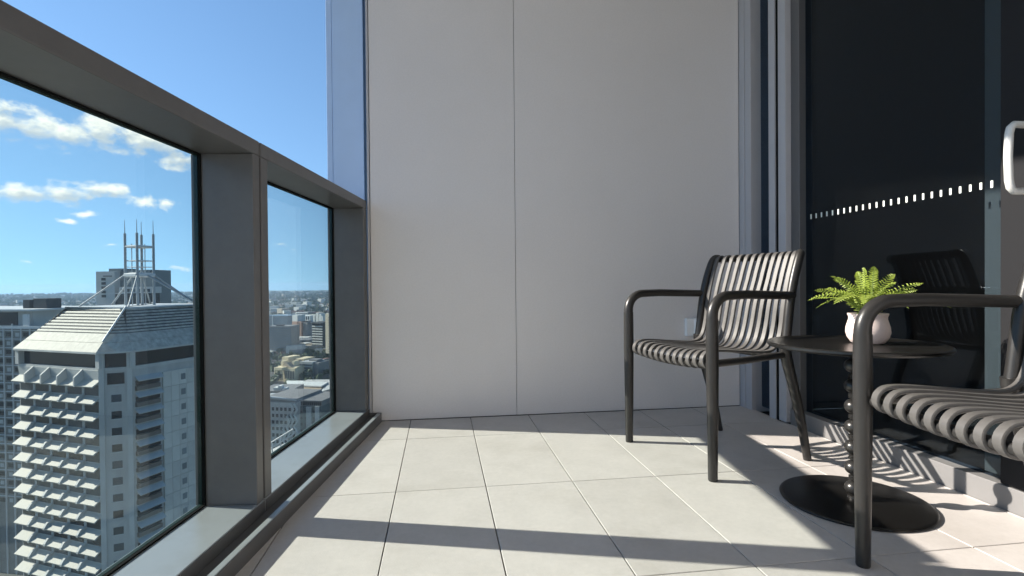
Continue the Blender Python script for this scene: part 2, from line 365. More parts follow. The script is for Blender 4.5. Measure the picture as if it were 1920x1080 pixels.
# ------------------------------------------------------------------ sliding door
dr = empty('sliding_door', (1.70, 1.9, 0)); tag(dr, 'dark tinted glass sliding door with grey stiles and a row of pale dots', 'door')
def dbox(name, m, x0, x1, y0, y1, z0, z1, bevel=0.0015, parent=None, smooth=False):
    b = MB().box(x0 - 1.70, x1 - 1.70, y0 - 1.9, y1 - 1.9, z0, z1)
    return b.build(name, m, parent or dr, bevel=bevel)
ZT = 2.668
dbox('jamb', M_silver, 1.632, 1.668, 2.662, 2.720, -0.01, ZT)
dbox('jamb', M_silver, 1.634, 1.760, 2.604, 2.659, -0.01, ZT)
dbox('side_glass', M_door, 1.690, 1.700, 2.462, 2.603, 0.02, ZT)
dbox('stile', M_silver, 1.640, 1.740, 2.412, 2.462, -0.01, ZT)
dbox('gasket', M_gasket, 1.646, 1.740, 2.386, 2.411, -0.01, ZT)
dbox('stile', M_silver, 1.6395, 1.722, 2.330, 2.385, 0.006, ZT)
dbox('stile', M_dsilver, 1.668, 1.735, 2.270, 2.3285, 0.05, ZT)
dbox('stile', M_dstile, 1.662, 1.735, 1.215, 1.372, 0.074, ZT, 0.003)
dbox('threshold', M_thresh, 1.6585, 1.735, -1.75, 2.326, -0.011, 0.0715, 0.002)
dbox('glass_pane', M_door, 1.700, 1.712, 1.373, 2.269, 0.0725, ZT, 0)
dbox('glass_pane', M_door, 1.700, 1.712, 0.421, 1.214, 0.0725, ZT, 0)
dbox('stile', M_dstile, 1.662, 1.735, 0.352, 0.420, 0.074, ZT, 0.003)
dbox('inner_reveal', M_ivory, 1.782, 1.80, 1.452, 1.520, -0.1, ZT)
dot_me = MB().box(-0.0012, 0, -0.0038, 0.0038, -0.011, 0.011).mesh('decal_dot', M_decal)
ys = [2.233 - 0.0336 * k for k in range(26)]
for y in ys: link('decal_dot', dot_me, dr, (-0.0006, y - 1.9, 0.981))
hp = [(1.664, 0), (1.610, 0), (1.599, 0.010), (1.594, 0.03), (1.591, 0.095), (1.594, 0.16), (1.599, 0.178), (1.610, 0.188), (1.664, 0.188)]
MB().tube([(x - 1.70, 1.292 - 1.9, 0.935 + z) for x, z in hp], 0.0108, 12, flat=0.9).build('handle', M_white, dr, smooth=True)
room = empty('dark_room'); room['kind'] = 'structure'
MB().box(1.80, 5.0, -1.9, 2.75, -0.20, -0.05).build('room_floor', M_black, room)
MB().box(5.0, 5.1, -1.9, 2.75, -0.2, 2.9).build('room_wall', M_black, room)
MB().box(1.802, 5.0, 2.72, 2.85, -0.04, 2.66).build('room_wall', M_black, room)
MB().box(1.802, 5.0, -1.95, -1.85, -0.04, 2.66).build('room_wall', M_black, room)
MB().box(1.96, 5.0, -1.84, 2.71, 2.67, 2.9).build('room_ceiling', M_black, room)

# ------------------------------------------------------------------ wall socket
so = empty('wall_socket', (1.350, YW, 0.441)); tag(so, 'small pale weatherproof socket box low on the end wall behind the far chair', 'socket')
MB().box(-0.042, 0.050, -0.030, -0.001, -0.048, 0.048).build('back_box', M_plate, so, bevel=0.004)
lid = MB().hexa([(0.000, -0.031, -0.040), (0.046, -0.031, -0.040), (0.046, -0.0305, 0.044), (0.000, -0.0305, 0.044)],
                [(0.006, -0.046, -0.030), (0.044, -0.046, -0.030), (0.044, -0.042, 0.040), (0.006, -0.042, 0.040)]).build('lid', M_plate, so)
mk = MB(); mk.tube([(0.014, -0.0455, 0.028), (0.030, -0.0455, 0.028), (0.036, -0.0458, 0.018), (0.036, -0.0462, 0.002), (0.018, -0.0462, 0.002), (0.014, -0.0455, 0.028)], 0.0016, 6)
mk.build('mark', M_greyp, lid)

# ------------------------------------------------------------------ chairs
def spline(pts, n):
    P = [Vector(p) for p in pts]; out = []
    P = [P[0] * 2 - P[1]] + P + [P[-1] * 2 - P[-2]]
    for i in range(1, len(P) - 2):
        for k in range(n):
            t = k / n; a, b, c, d = P[i - 1], P[i], P[i + 1], P[i + 2]
            out.append(0.5 * ((2 * b) + (c - a) * t + (2 * a - 5 * b + 4 * c - d) * t * t + (3 * b - 3 * c + d - a) * t ** 3))
    out.append(P[-2]); return out
PROF = [(0.050, 0.388), (0.030, 0.3835), (0.008, 0.390), (-0.004, 0.410), (0.004, 0.430), (0.030, 0.4415), (0.10, 0.4395), (0.20, 0.430), (0.285, 0.424),
        (0.330, 0.430), (0.360, 0.456), (0.377, 0.515), (0.389, 0.600), (0.410, 0.690), (0.436, 0.765), (0.448, 0.791), (0.466, 0.799), (0.480, 0.787), (0.474, 0.768)]
HWX = 0.215
def make_slat(x):
    pts = spline([(0, y, z) for y, z in PROF], 3); m = MB(); W = 0.0106; T = 0.0046
    bow = 1 - (x / HWX) ** 2; vs = []; fs = []; n = len(pts)
    tot = n - 1
    for i, p in enumerate(pts):
        a = pts[max(i - 1, 0)]; b = pts[min(i + 1, tot)]; t = (b - a).normalized(); nn = Vector((0, t.z, -t.y))   # points down under the seat, back behind the back
        amt = bow * (0.012 + 0.018 * min(max((p.z - 0.43) / 0.2, 0), 1))
        off = Vector((0, 0.030 * bow * min(max((p.z - 0.44) / 0.25, 0), 1), -0.013 * bow * (1 - min(max((p.z - 0.43) / 0.15, 0), 1))))
        q = p + off + Vector((x, 0, 0))
        for (u, w) in ((-W, -T * .35), (-W * .8, -T), (W * .8, -T), (W, -T * .35), (W, T * .35), (W * .8, T * .8), (-W * .8, T * .8), (-W, T * .35)):
            vs.append(q + Vector((u, 0, 0)) + nn * w)
    for i in range(n - 1):
        for k in range(8): fs.append((i * 8 + k, (i + 1) * 8 + k, (i + 1) * 8 + (k + 1) % 8, i * 8 + (k + 1) % 8))
    fs.append(tuple(range(8))); fs.append(tuple((n - 1) * 8 + 7 - k for k in range(8)))
    return m.add(vs, fs)
def bowed(y, z, half, sag_y, sag_z, n=14):
    return [(x, y + sag_y * (1 - (x / half) ** 2), z + sag_z * (1 - (x / half) ** 2)) for x in [(-1 + 2 * i / n) * half for i in range(n + 1)]]
def make_chair(loc, rz):
    r = empty('armchair', loc, rz)
    for sx in (-1, 1):
        X = sx * 0.245
        MB().tube([(X, 0, 0), (X, 0, 0.004), (X, 0, 0.2), (X, 0, 0.40), (X, 0, 0.50), (X, 0, 0.558)], [0.0145, 0.016, 0.0185, 0.0210, 0.0208, 0.0203], 16).build('leg', M_chair, r, smooth=True)
        arc = [(X, 0.072 - 0.072 * math.cos(a), 0.565 + 0.072 * math.sin(a)) for a in [math.pi / 2 * k / 8 for k in range(9)]]
        arm = [(X, 0, 0.555)] + arc + [(X * 0.995, 0.16, 0.639), (X * 0.985, 0.26, 0.636), (X * 0.965, 0.36, 0.633), (X * 0.945, 0.400, 0.632)]
        MB().tube(arm, [0.0203] * 2 + [0.0198 - 0.0004 * k for k in range(8)] + [0.0162, 0.0160, 0.0157, 0.0155], 14, flat=0.95).build('armrest', M_chair, r, smooth=True)
        xs = sx * 0.229
        leg = spline([(sx * 0.226, 0.483, 0.0), (sx * 0.227, 0.455, 0.12), (xs, 0.418, 0.25), (xs, 0.372, 0.39), (xs, 0.362, 0.45)], 4)
        MB().tube(leg, [0.0145 + 0.006 * min(p.z / 0.4, 1) for p in leg], 14).build('leg', M_chair, r, smooth=True)
        post = spline([(xs, 0.364, 0.43), (xs, 0.374, 0.50), (xs, 0.388, 0.60), (xs * 0.995, 0.410, 0.69), (xs * 0.985, 0.438, 0.765), (xs * 0.965, 0.455, 0.790), (xs * 0.90, 0.468, 0.790)], 4)
        MB().tube(post, 0.0165, 14).build('back_post', M_chair, r, smooth=True)
        MB().tube([(X * 0.98, 0.0, 0.402), (X * 0.965, 0.15, 0.404), (xs, 0.355, 0.412)], 0.013, 10).build('side_rail', M_chair, r, smooth=True)
    MB().tube(bowed(0.0125, 0.402, 0.243, 0, -0.013), 0.0125, 12).build('front_rail', M_chair, r, smooth=True)
    MB().tube(bowed(0.340, 0.408, 0.229, 0.02, -0.008), 0.011, 10).build('rear_rail', M_chair, r, smooth=True)
    MB().tube(bowed(0.464, 0.783, 0.212, 0.030, 0), 0.0115, 12).build('top_rail', M_chair, r, smooth=True)
    for k in range(12): make_slat(-0.1985 + 0.0361 * k).build('slat', M_slat, r, smooth=True)
    return r
chair_a = make_chair((0.8625, 1.9425, 0), math.radians(-75.3))
tag(chair_a, 'charcoal slatted armchair by the end wall, seen whole', 'chair', 'slatted armchairs')
chair_b = make_chair((0.985, 0.8965, 0), math.radians(-94.0))
tag(chair_b, 'charcoal slatted armchair at the right edge, nearest the camera and cut off', 'chair', 'slatted armchairs')

# ------------------------------------------------------------------ table
TC = (1.266, 1.476)
tb = empty('side_table', (TC[0], TC[1], 0)); tag(tb, 'black round side table with a beaded stem between the two armchairs', 'table')
MB().lathe([(0.001, 0.478), (0.229, 0.478), (0.239, 0.480), (0.2435, 0.485), (0.2430, 0.4905), (0.239, 0.4935), (0.233, 0.4925), (0.228, 0.490), (0.001, 0.490)], 96).build('table_top', M_table, tb, smooth=True)
MB().lathe([(0.001, 0.0), (0.200, 0.0), (0.206, 0.002), (0.2075, 0.006), (0.205, 0.0095), (0.198, 0.0115), (0.001, 0.0125)], 96).build('base_plate', M_table, tb, smooth=True)
pr = [(0.018, 0.0126), (0.018, 0.020)]
zc = [0.044 + 0.0632 * k for k in range(7)]
for z in zc:
    for k in range(13):
        a = -math.pi / 2 * 0.86 + math.pi * 0.86 * k / 12; pr.append((0.0268 * math.cos(a), z + 0.0232 * math.sin(a)))
    if z != zc[-1]:
        for dz in (0.0268, 0.0315, 0.0362): pr += [(0.0105, z + dz - 0.0020), (0.0150, z + dz - 0.0008), (0.0150, z + dz + 0.0008), (0.0105, z + dz + 0.0020)]
pr += [(0.012, zc[-1] + 0.024), (0.02, 0.452), (0.036, 0.462), (0.04, 0.4778)]
MB().lathe(pr, 40).build('beaded_stem', M_pole, tb, smooth=True)

# ------------------------------------------------------------------ potted fern
PC = Vector((1.318, 1.480, 0.490))
fr = empty('potted_fern', PC); tag(fr, 'small green fern in a pinkish white pot on the side table', 'plant')
MB().lathe([(0.001, 0.001), (0.040, 0.001), (0.046, 0.004), (0.056, 0.020), (0.060, 0.036), (0.0585, 0.052), (0.0545, 0.066), (0.0515, 0.076), (0.0515, 0.083), (0.0545, 0.090), (0.0548, 0.0935),
            (0.050, 0.0935), (0.044, 0.080), (0.044, 0.074), (0.001, 0.074)], 56).build('pot', M_pot, fr, smooth=True)
MB().lathe([(0.001, 0.0745), (0.0435, 0.0745), (0.043, 0.079), (0.001, 0.081)], 24).build('soil', M_soil, fr)
FRONDS = [(-.178, -.03, .113), (-.150, .03, .166), (-.130, -.02, .210), (-.10, .06, .170), (-.032, -.03, .236), (-.06, .08, .20), (.020, .0, .240), (.046, .03, .234),
          (.190, .02, .186), (.222, -.02, .122), (.210, -.06, .112), (.20, .04, .13), (.14, -.02, .165), (.10, .02, .215), (-.165, .0, .14), (-.09, .02, .205), (.0, .05, .225), (.10, .10, .16), (-.08, -.10, .125), (.08, -.11, .13), (.03, -.13, .115), (-.12, .12, .13), (-.15, -.07, .125), (.13, .06, .15), (-.05, -.02, .19), (.06, -.04, .19)]
rf = random.Random(3)
for (dx, dy, tz) in FRONDS:
    tip = RTH * dx + FWH * dy + Vector((0, 0, tz)); hor = Vector((tip.x, tip.y, 0)); L = hor.length
    b0 = hor.normalized() * 0.012 + Vector((0, 0, 0.08))
    lift = 0.09 if tz < 0.14 else 0.05
    mid = b0.lerp(tip, 0.5) + Vector((0, 0, lift * 0.55)) - hor * 0.08
    ctl = [b0, b0.lerp(mid, 0.55) + Vector((0, 0, 0.012)), mid, mid.lerp(tip, 0.6) + Vector((0, 0, 0.006 if tz < .14 else 0.004)), tip]
    pts = spline(ctl, 5); n = len(pts); m = MB()
    side0 = hor.cross(Vector((0, 0, 1))).normalized() if L > 0.03 else RTH.copy()
    roll = rf.uniform(-0.9, 0.9)
    for i in range(2, n):
        t = (pts[i] - pts[i - 1]).normalized(); sdv = (side0 - t * side0.dot(t)).normalized(); nn = sdv.cross(t)
        sdv = (sdv * math.cos(roll) + nn * math.sin(roll)).normalized(); nn = sdv.cross(t)
        f = (i - 2) / (n - 3); ln = 0.0180 * (math.sin(math.pi * min(f * 0.78 + 0.22, 1)) ** 0.7) + 0.0025
        for half in (0,):
            base = pts[i - 1].lerp(pts[i], half)
            for sg in (-1, 1):
                d = (sdv * sg + t * 0.42 + nn * rf.uniform(-0.12, 0.30)).normalized(); wv = t * 0.0025
                l = ln * rf.uniform(0.85, 1.1)
                a0 = base - wv * 0.7; a1 = base + wv * 0.7; c1 = base + d * l * 0.55 + wv + nn * 0.0012; c0 = base + d * l * 0.55 - wv + nn * 0.0012; e = base + d * l - nn * l * 0.12
                m.add([a0, a1, c1, e, c0], [(0, 1, 2, 3, 4)])
    fo = m.build('frond', M_fern, fr)
    MB().tube(pts, [0.0016 * (1 - 0.7 * k / n) for k in range(n)], 5).build('stem', M_stem, fo)


# ================================================================== the city beyond the glass
GZ = -110.0
def cw(r, f, z=0.0):                            # r metres to the right, f metres ahead, as seen along the balcony's view
    p = RTH * r + FWH * f; return Vector((p.x, p.y, z))
def at(px, py, f):                              # where a sight line meets distance f
    return (px - 960) / FPX * f, CAM_H - (py - (538.3 - 0.0088 * px)) / FPX * f
CR = -YAW                                       # rotation of that frame

M_conc = mat('pale_concrete', (0.47, 0.47, 0.45), 0.8, var=0.22, vscale=0.3, streak=(1, 1, 0.3))
M_concg = mat('grey_concrete', (0.42, 0.415, 0.395), 0.8, var=0.22, vscale=0.25, streak=(1, 1, 0.25))
M_hood = mat('white_precast', (0.46, 0.44, 0.39), 0.75, var=0.10, vscale=0.5)
M_roofp = mat('weathered_white_roof_panel', (0.42, 0.395, 0.34), 0.7, var=0.38, vscale=0.45, streak=(2.4, 2.4, 0.25))
M_bluehood = mat('blue_grey_awning', (0.44, 0.46, 0.46), 0.5, var=0.12, vscale=0.6)
M_cglass = mat('city_dark_glass', (0.014, 0.020, 0.026), 0.15, spec=0.35)
M_brown = mat('brown_spandrel', (0.15, 0.125, 0.105), 0.7, var=0.1, vscale=0.5)
M_clad = mat('stone_cladding', (0.53, 0.52, 0.48), 0.7, rnd=0.10, var=0.08, vscale=0.4)
M_steel = mat('white_painted_steel', (0.55, 0.57, 0.58), 0.5)
M_gsteel = mat('grey_painted_steel', (0.30, 0.33, 0.35), 0.5)
M_dkroof = mat('dark_roof_deck', (0.05, 0.055, 0.06), 0.8)

# ---- the tower with the hipped louvred roof
A_ROT = math.radians(-18.93)
tw = empty('office_tower', cw(-89.7, 127.5), CR + A_ROT)
tag(tw, 'white office tower with sun hoods, a hipped louvred roof and four masts', 'tower')
HX, HY, CH = 12.8, 14.1, 3.9
XO, YO = HX + CH, HY + CH                       # 16.7, 18.0
def octo(g):
    k = g * 0.414
    return [(-HX - k, -YO - g), (HX + k, -YO - g), (XO + g, -HY - k), (XO + g, HY + k), (HX + k, YO + g), (-HX - k, YO + g), (-XO - g, HY + k), (-XO - g, -HY - k)]
FZ = 3.4; Z1 = -18.45
MB().prism(octo(-0.4), GZ, -16.0).build('core_wall', M_concg, tw)
MB().prism(octo(-1.0), -16.0, -12.9).build('attic_glazing', M_cglass, tw)
# attic columns and eave
ac_me = MB().box(-0.55, 0.55, -0.55, 0.55, -16.0, -12.9).mesh('attic_column', M_conc)
for (x, y) in octo(-0.45): link('attic_column', ac_me, tw, (x, y, 0))
MB().prism(octo(-0.25), -16.6, -15.95).build('attic_sill', M_conc, tw)
MB().prism(octo(0.55), -12.98, -12.6).build('eave', M_conc, tw)
def ring_pt(i, g, z): x, y = octo(g)[i % 8]; return Vector((x, y, z))
def roof_strip(name, i, g0, z0, g1, z1, t, m, inset=0.02):
    a, b = ring_pt(i, g0, z0), ring_pt(i + 1, g0, z0); c, d = ring_pt(i + 1, g1, z1), ring_pt(i, g1, z1)
    if (c - d).dot(b - a) < 0: return
    nrm = (b - a).cross(d - a).normalized() * t; e = (b - a).normalized() * inset
    a, d = a + e, d + e; b, c = b - e, c - e
    MB().hexa([a - nrm, b - nrm, c - nrm, d - nrm], [a, b, c, d]).build(name, m, tw)
SL = 1.0
for i in range(8):
    if i in (4,): continue
    roof_strip('roof_panel', i, 0.55, -12.59, -1.15, -10.9, 0.25, M_roofp); roof_strip('roof_panel', i, -1.2, -10.85, -2.85, -9.2, 0.25, M_roofp)
    for k in range(8):
        z0 = -9.0 + 0.63 * k; g0 = -3.05 - 0.63 * k
        roof_strip('roof_slat', i, g0, z0, g0 - 0.30, z0 + 0.34, 0.10, M_roofp)
rd = MB(); n8 = 8
rd.add([tuple(ring_pt(i, -2.9, -9.3)) for i in range(8)] + [tuple(ring_pt(i, -7.9, -4.35)) for i in range(8)], [(i, (i + 1) % 8, (i + 1) % 8 + 8, i + 8) for i in range(8)] + [tuple(range(8, 16))])
rd.build('roof_deck', M_dkroof, tw)
MB().prism(octo(-7.8), -4.3, -3.95).build('roof_cap', M_steel, tw)
for i in (1, 5):
    MB().tube([ring_pt(i, -1.2, -10.6), ring_pt(i, -8.0, -3.7)], 0.16, 8).build('hip_pipe', M_steel, tw)
# mast of four poles
for (x, y) in ((-2.0, -2.0), (2.0, -2.0), (2.0, 2.0), (-2.0, 2.0)):
    MB().tube([(x, y, -4.2), (x, y, 13.2), (x, y, 13.3), (x, y, 16.4)], [0.30, 0.28, 0.09, 0.05], 8).build('mast_pole', M_gsteel, tw)
for z, w in ((10.1, 0.28), (6.7, 0.12), (5.2, 0.08), (3.3, 0.55)):
    m = MB()
    for a, b in (((-2, -2), (2, -2)), ((2, -2), (2, 2)), ((2, 2), (-2, 2)), ((-2, 2), (-2, -2))):
        m.tube([(a[0], a[1], z), (b[0], b[1], z)], w, 6)
    m.build('mast_ring', M_steel, tw)
for (x, y) in ((-0.9, -1.2), (0.8, -1.0), (0.2, 1.2)):
    MB().tube([(x, y, -4), (x, y, 10.8)], 0.10, 6).build('antenna', M_gsteel, tw)
for sx in (-1, 1):
    for sy in (-1, 1):
        MB().tube([(sx * 2, sy * 2, 3.4), (sx * (XO - 9.5 + CH * 0.2), sy * (YO - 9.5), -4.0)], 0.19, 8).build('mast_strut', M_gsteel, tw)
MB().tube([(-2, 0, 3.4), (-XO + 7, 0, -3.9)], 0.22, 8).build('mast_strut', M_gsteel, tw)
MB().tube([(2, 0, 3.4), (XO - 5, 6, -3.9)], 0.24, 8).build('mast_strut', M_gsteel, tw)
# hooded face: five bays
BW = 2 * HX / 5; NF = 17
yF = -YO + 0.4
hood_me = MB().hexa([(0.12, 0, -0.20), (BW - 0.12, 0, -0.20), (BW - 0.12, -1.5, -1.22), (0.12, -1.5, -1.22)],
                    [(0.12, 0, 0.10), (BW - 0.12, 0, 0.10), (BW - 0.12, -1.6, -0.98), (0.12, -1.6, -0.98)]).mesh('sun_hood', M_hood)
M_twin = mat('tower_window_glass', (0.035, 0.045, 0.055), 0.15, rnd=0.7, spec=0.4)
win_me = MB().box(0.45, BW - 0.45, -0.06, 0, -3.1, -0.95).mesh('window', M_twin)
fin_me = MB().add([(-0.27, 0, 0.55), (0.27, 0, 0.55), (-0.27, -1.15, 0.10), (0.27, -1.15, 0.10), (-0.27, -1.75, -0.75), (0.27, -1.75, -0.75), (-0.27, -1.75, -1.15), (0.27, -1.75, -1.15), (-0.27, -0.9, -1.35), (0.27, -0.9, -1.35), (-0.27, 0, -1.35), (0.27, 0, -1.35)],
                  [(0, 1, 3, 2), (2, 3, 5, 4), (4, 5, 7, 6), (6, 7, 9, 8), (8, 9, 11, 10), (0, 2, 4, 6, 8, 10), (1, 11, 9, 7, 5, 3)]).mesh('hood_fin', M_conc)
mull_me = MB().box(-0.35, 0.35, -0.12, 0, -2.1, 0).mesh('mullion', M_concg)
tfin_me = MB().add([(-0.2, 0, 2.2), (0.2, 0, 2.2), (-0.2, -0.25, 2.15), (0.2, -0.25, 2.15), (-0.2, -1.85, 0.75), (0.2, -1.85, 0.75), (-0.2, -1.85, -1.15), (0.2, -1.85, -1.15), (-0.2, 0, -1.3), (0.2, 0, -1.3)],
                   [(0, 1, 3, 2), (2, 3, 5, 4), (4, 5, 7, 6), (6, 7, 9, 8), (0, 2, 4, 6, 8), (1, 9, 7, 5, 3)]).mesh('hood_fin', M_conc)
back_me = MB().hexa([(0.0, 0.0, 0.0), (BW, 0.0, 0.0), (BW, 0.05, 0), (0, 0.05, 0)], [(0, -0.25, 1.9), (BW, -0.25, 1.9), (BW, 0.05, 1.95), (0, 0.05, 1.95)]).mesh('attic_panel', M_conc)
for k in range(NF):
    z = Z1 - FZ * k
    for b in range(5):
        x = -HX + BW * b
        link('sun_hood', hood_me, tw, (x, yF, z)); link('window', win_me, tw, (x, yF, z))
        if k == 0: link('attic_panel', back_me, tw, (x, yF, z + 0.15))
        if b:
            link('hood_fin', tfin_me if k == 0 else fin_me, tw, (x, yF, z)); link('mullion', mull_me, tw, (x, yF - 0.002, z - 1.4))
low = MB(); k = NF
while Z1 - FZ * k > GZ + 6:
    z = Z1 - FZ * k
    for b in range(5):
        x = -HX + BW * b
        low.hexa([(x + .3, yF, z - .2), (x + BW - .3, yF, z - .2), (x + BW - .3, yF - 1.5, z - 1.22), (x + .3, yF - 1.5, z - 1.22)], [(x + .3, yF, z + .1), (x + BW - .3, yF, z + .1), (x + BW - .3, yF - 1.6, z - .98), (x + .3, yF - 1.6, z - .98)])
    k += 1
lo = low.build('lower_hoods', M_hood, tw); lo['kind'] = 'stuff'
# chamfered corner face (local frame at its middle)
ca = math.radians(45); cmid = Vector(((HX + XO) / 2, -(HY + YO) / 2, 0)); cdir = Vector((math.cos(ca), math.sin(ca), 0)); cn = Vector((math.sin(ca), -math.cos(ca), 0))
c0 = cmid - cn * 0.4
def on_ch(name, me, off, z, d=0.0): return link(name, me, tw, c0 + cdir * off + cn * d + Vector((0, 0, z)), ca)
cw_me = MB().box(-0.85, 0.85, -0.05, 0.10, -0.75, 0.75).mesh('window', M_twin)
cw2_me = MB().box(-1.45, 1.45, -0.05, 0.10, -1.15, 1.15).mesh('window', M_cglass)
cwf_me = MB().box(-1.05, 1.05, -0.16, 0.0, -0.98, -0.80).mesh('window_sill', M_conc)
pl_me = MB().box(-0.45, 0.45, -0.35, 0.1, GZ, -12.98).mesh('corner_pilaster', M_conc)
on_ch('corner_pilaster', pl_me, -2.35, 0); on_ch('corner_pilaster', pl_me, 2.35, 0)
on_ch('window', cw2_me, 0, -18.2); on_ch('window_sill', cwf_me, 0, -18.7)
for k in range(1, NF):
    on_ch('window', cw_me, 0.05, Z1 - FZ * k - 0.4); on_ch('window_sill', cwf_me, 0.05, Z1 - FZ * k - 0.4)
# shaded side: awninged recesses, then stone panels with small windows
xF = XO - 0.4
aw_me = MB().hexa([(0, 0, -0.25), (0, 5.6, -0.25), (1.15, 5.6, -1.0), (1.15, 0, -1.0)][::-1], [(0, 0, 0.05), (0, 5.6, 0.05), (1.25, 5.6, -0.82), (1.25, 0, -0.82)][::-1]).mesh('awning', M_bluehood)
ag_me = MB().box(-0.02, 0.05, 0.1, 5.4, -2.0, -0.9).mesh('window', M_cglass)
sp_me = MB().box(0, 0.65, 0.0, 5.1, -2.95, -2.05).mesh('spandrel', M_brown)
pn_me = MB().box(0, 0.35, 0.03, 1.87, -3.37, -0.03).mesh('cladding_panel', M_clad)
sw_me = MB().box(0.352, 0.40, 0.45, 1.55, -2.4, -1.05).mesh('window', mat('blind_backed_glass', (0.17, 0.20, 0.215), 0.3, rnd=0.25))
y0 = -HY + 0.9
for k in range(NF):
    z = Z1 - FZ * k + 0.3
    link('awning', aw_me, tw, (xF, y0, z)); link('window', ag_me, tw, (xF + 0.01, y0, z)); link('spandrel', sp_me, tw, (xF, y0, z))
    for c in range(8):
        link('cladding_panel', pn_me, tw, (xF, y0 + 5.9 + 1.9 * c, z))
        if c in (2, 6): link('window', sw_me, tw, (xF, y0 + 5.9 + 1.9 * c, z))

# ---- grid-fronted building at the left edge
lb = empty('apartment_block', cw(-205, 205), CR + math.radians(-9)); tag(lb, 'dark apartment block with a white grid and roof terrace left of the hooded tower', 'building')
W0, W1 = -45, 26
MB().box(W0, W1, 0, 40, GZ, -14.9).build('wall', mat('dark_brick', (0.21, 0.205, 0.19), 0.85, var=0.25, vscale=0.25), lb)
MB().box(W0 - 0.4, W1 + 0.4, -0.6, 0.5, -15.3, -14.3).build('parapet', M_steel, lb)
MB().box(W0, W1 - 7, 3, 30, -14.9, -8.6).build('penthouse', M_conc, lb)
MB().box(W0, W1 - 3.5, -0.2, 31, -8.6, -7.9).build('canopy', M_steel, lb)
MB().box(W0, W1 - 14, 2.8, 3.0, -14.2, -9.2).build('penthouse_glazing', M_cglass, lb)
MB().box(8, 11, 8, 12, -7.9, -4.5).build('plant_box', M_dkroof, lb); MB().box(13, 19, 8, 14, -7.9, -4.0).build('plant_box', M_dkroof, lb)
MB().box(W1 - 8, W1 - 5.4, -0.1, 0.4, -14.3, -9.8).build('screen', M_steel, lb)
wv = MB().box(-1.2, 1.2, -0.12, 0.0, -2.4, -0.8).mesh('window', M_cglass); wv2 = MB().box(-0.8, 0.8, -0.12, 0, -2.4, -1.0).mesh('window', M_bluehood)
slab_me = MB().box(W0, W1, -0.4, -0.02, -0.12, 0.12).mesh('floor_band', M_steel)
for k in range(20):
    z = -15.9 - 3.37 * k
    link('floor_band', slab_me, lb, (0, 0, z))
    for c in range(12): link('window', wv if (c * 7 + k * 3) % 5 < 3 else wv2, lb, (W1 - 2.6 - 4.0 * c, 0, z))
for c in range(12): MB().box(-0.14, 0.14, -0.5, -0.05, GZ, -13.4 if c % 5 == 3 else -14.9).build('vertical_rib', M_steel, lb, loc=(W1 - 0.6 - 4.0 * c, 0, 0))

# ---- block behind the masts
f = 330
def bx(root, name, m, px0, px1, py0, py1, f0, df, dd=0):
    r0, zt = at(px0, py0, f0); r1, _ = at(px1, py0, f0); _, zb = at(px0, py1, f0)
    c = root['_c']; return MB().box(r0 - c[0], r1 - c[0], f0 - c[1] + dd, f0 - c[1] + df, zb, zt).build(name, m, root)
def broot(name, label, cat, px, f, turn=0):
    r, _ = at(px, 540, f); o = empty(name, cw(r, f), CR - math.radians(turn)); o['_c'] = (r, f); tag(o, label, cat); return o
hb = broot('hotel_block', 'pale and dark office block rising behind the four masts', 'building', 238, f, 10)
M_hpale = mat('pale_render', (0.50, 0.51, 0.50), 0.8, var=0.06, vscale=0.05); M_hdark = mat('dark_glass_front', (0.13, 0.155, 0.165), 0.35)  # pale wing and dark glass wing, separate base colours
bx(hb, 'pale_wing', M_hpale, 170, 211, 509, 1000, f, 16)
bx(hb, 'main_wing', M_hdark, 211.2, 291, 507, 1000, f + 4, 14)
bx(hb, 'plant_room', M_hdark, 196, 223, 503.5, 509, f + 3, 12); bx(hb, 'plant_room', M_hdark, 264, 286, 506, 512, f + 3, 12)
bx(hb, 'podium', M_hpale, 224, 296, 538, 550, f - 4, 7); bx(hb, 'podium_glazing', M_cglass, 216, 294, 550, 600, f - 3, 6)
for k in range(5):
    bx(hb, 'window', M_cglass, 182, 191, 521 + 8 * k, 526 + 8 * k, f - 0.3, 0.25)
bx(hb, 'sign', M_greyp, 186, 205, 516.5, 519, f - 0.4, 0.3)
for k in range(6): bx(hb, 'window', M_cglass, 229 + 11 * k, 236 + 11 * k, 541.5, 547, f - 4.3, 0.25)
bx(hb, 'rail', M_steel, 203, 240, 550, 551, f - 12, 1)

# ---- downtown seen through the small pane
def facade(root, px0, px1, py0, py1, f, cols, rows, m, wfrac=0.6, hfrac=0.55, name='window', d=0.3):
    r0, zt = at(px0, py0, f); r1, _ = at(px1, py0, f); _, zb = at(px0, py1, f); c = root['_c']
    cwid = (r1 - r0) / cols; rh = (zt - zb) / rows
    me = MB().box(-cwid * wfrac / 2, cwid * wfrac / 2, -d, 0, -rh * hfrac / 2, rh * hfrac / 2).mesh(name, m)
    for i in range(cols):
        for j in range(rows): link(name, me, root, (r0 - c[0] + cwid * (i + .5), f - c[1] - 0.01, zt - rh * (j + .5)))
M_beige = mat('beige_render', (0.56, 0.50, 0.38), 0.85, var=0.06, vscale=0.05); M_brick = mat('brown_brick', (0.38, 0.235, 0.165), 0.85, var=0.1, vscale=0.05)
M_redb = mat('red_brick', (0.22, 0.12, 0.10), 0.85, var=0.2, vscale=0.06); M_greyb = mat('slate_grey_front', (0.20, 0.195, 0.19), 0.6, var=0.2, vscale=0.08)
M_sand = mat('sandstone', (0.62, 0.53, 0.35), 0.85, var=0.12, vscale=0.08); M_wht = mat('white_render', (0.60, 0.62, 0.60), 0.8, var=0.06, vscale=0.05)
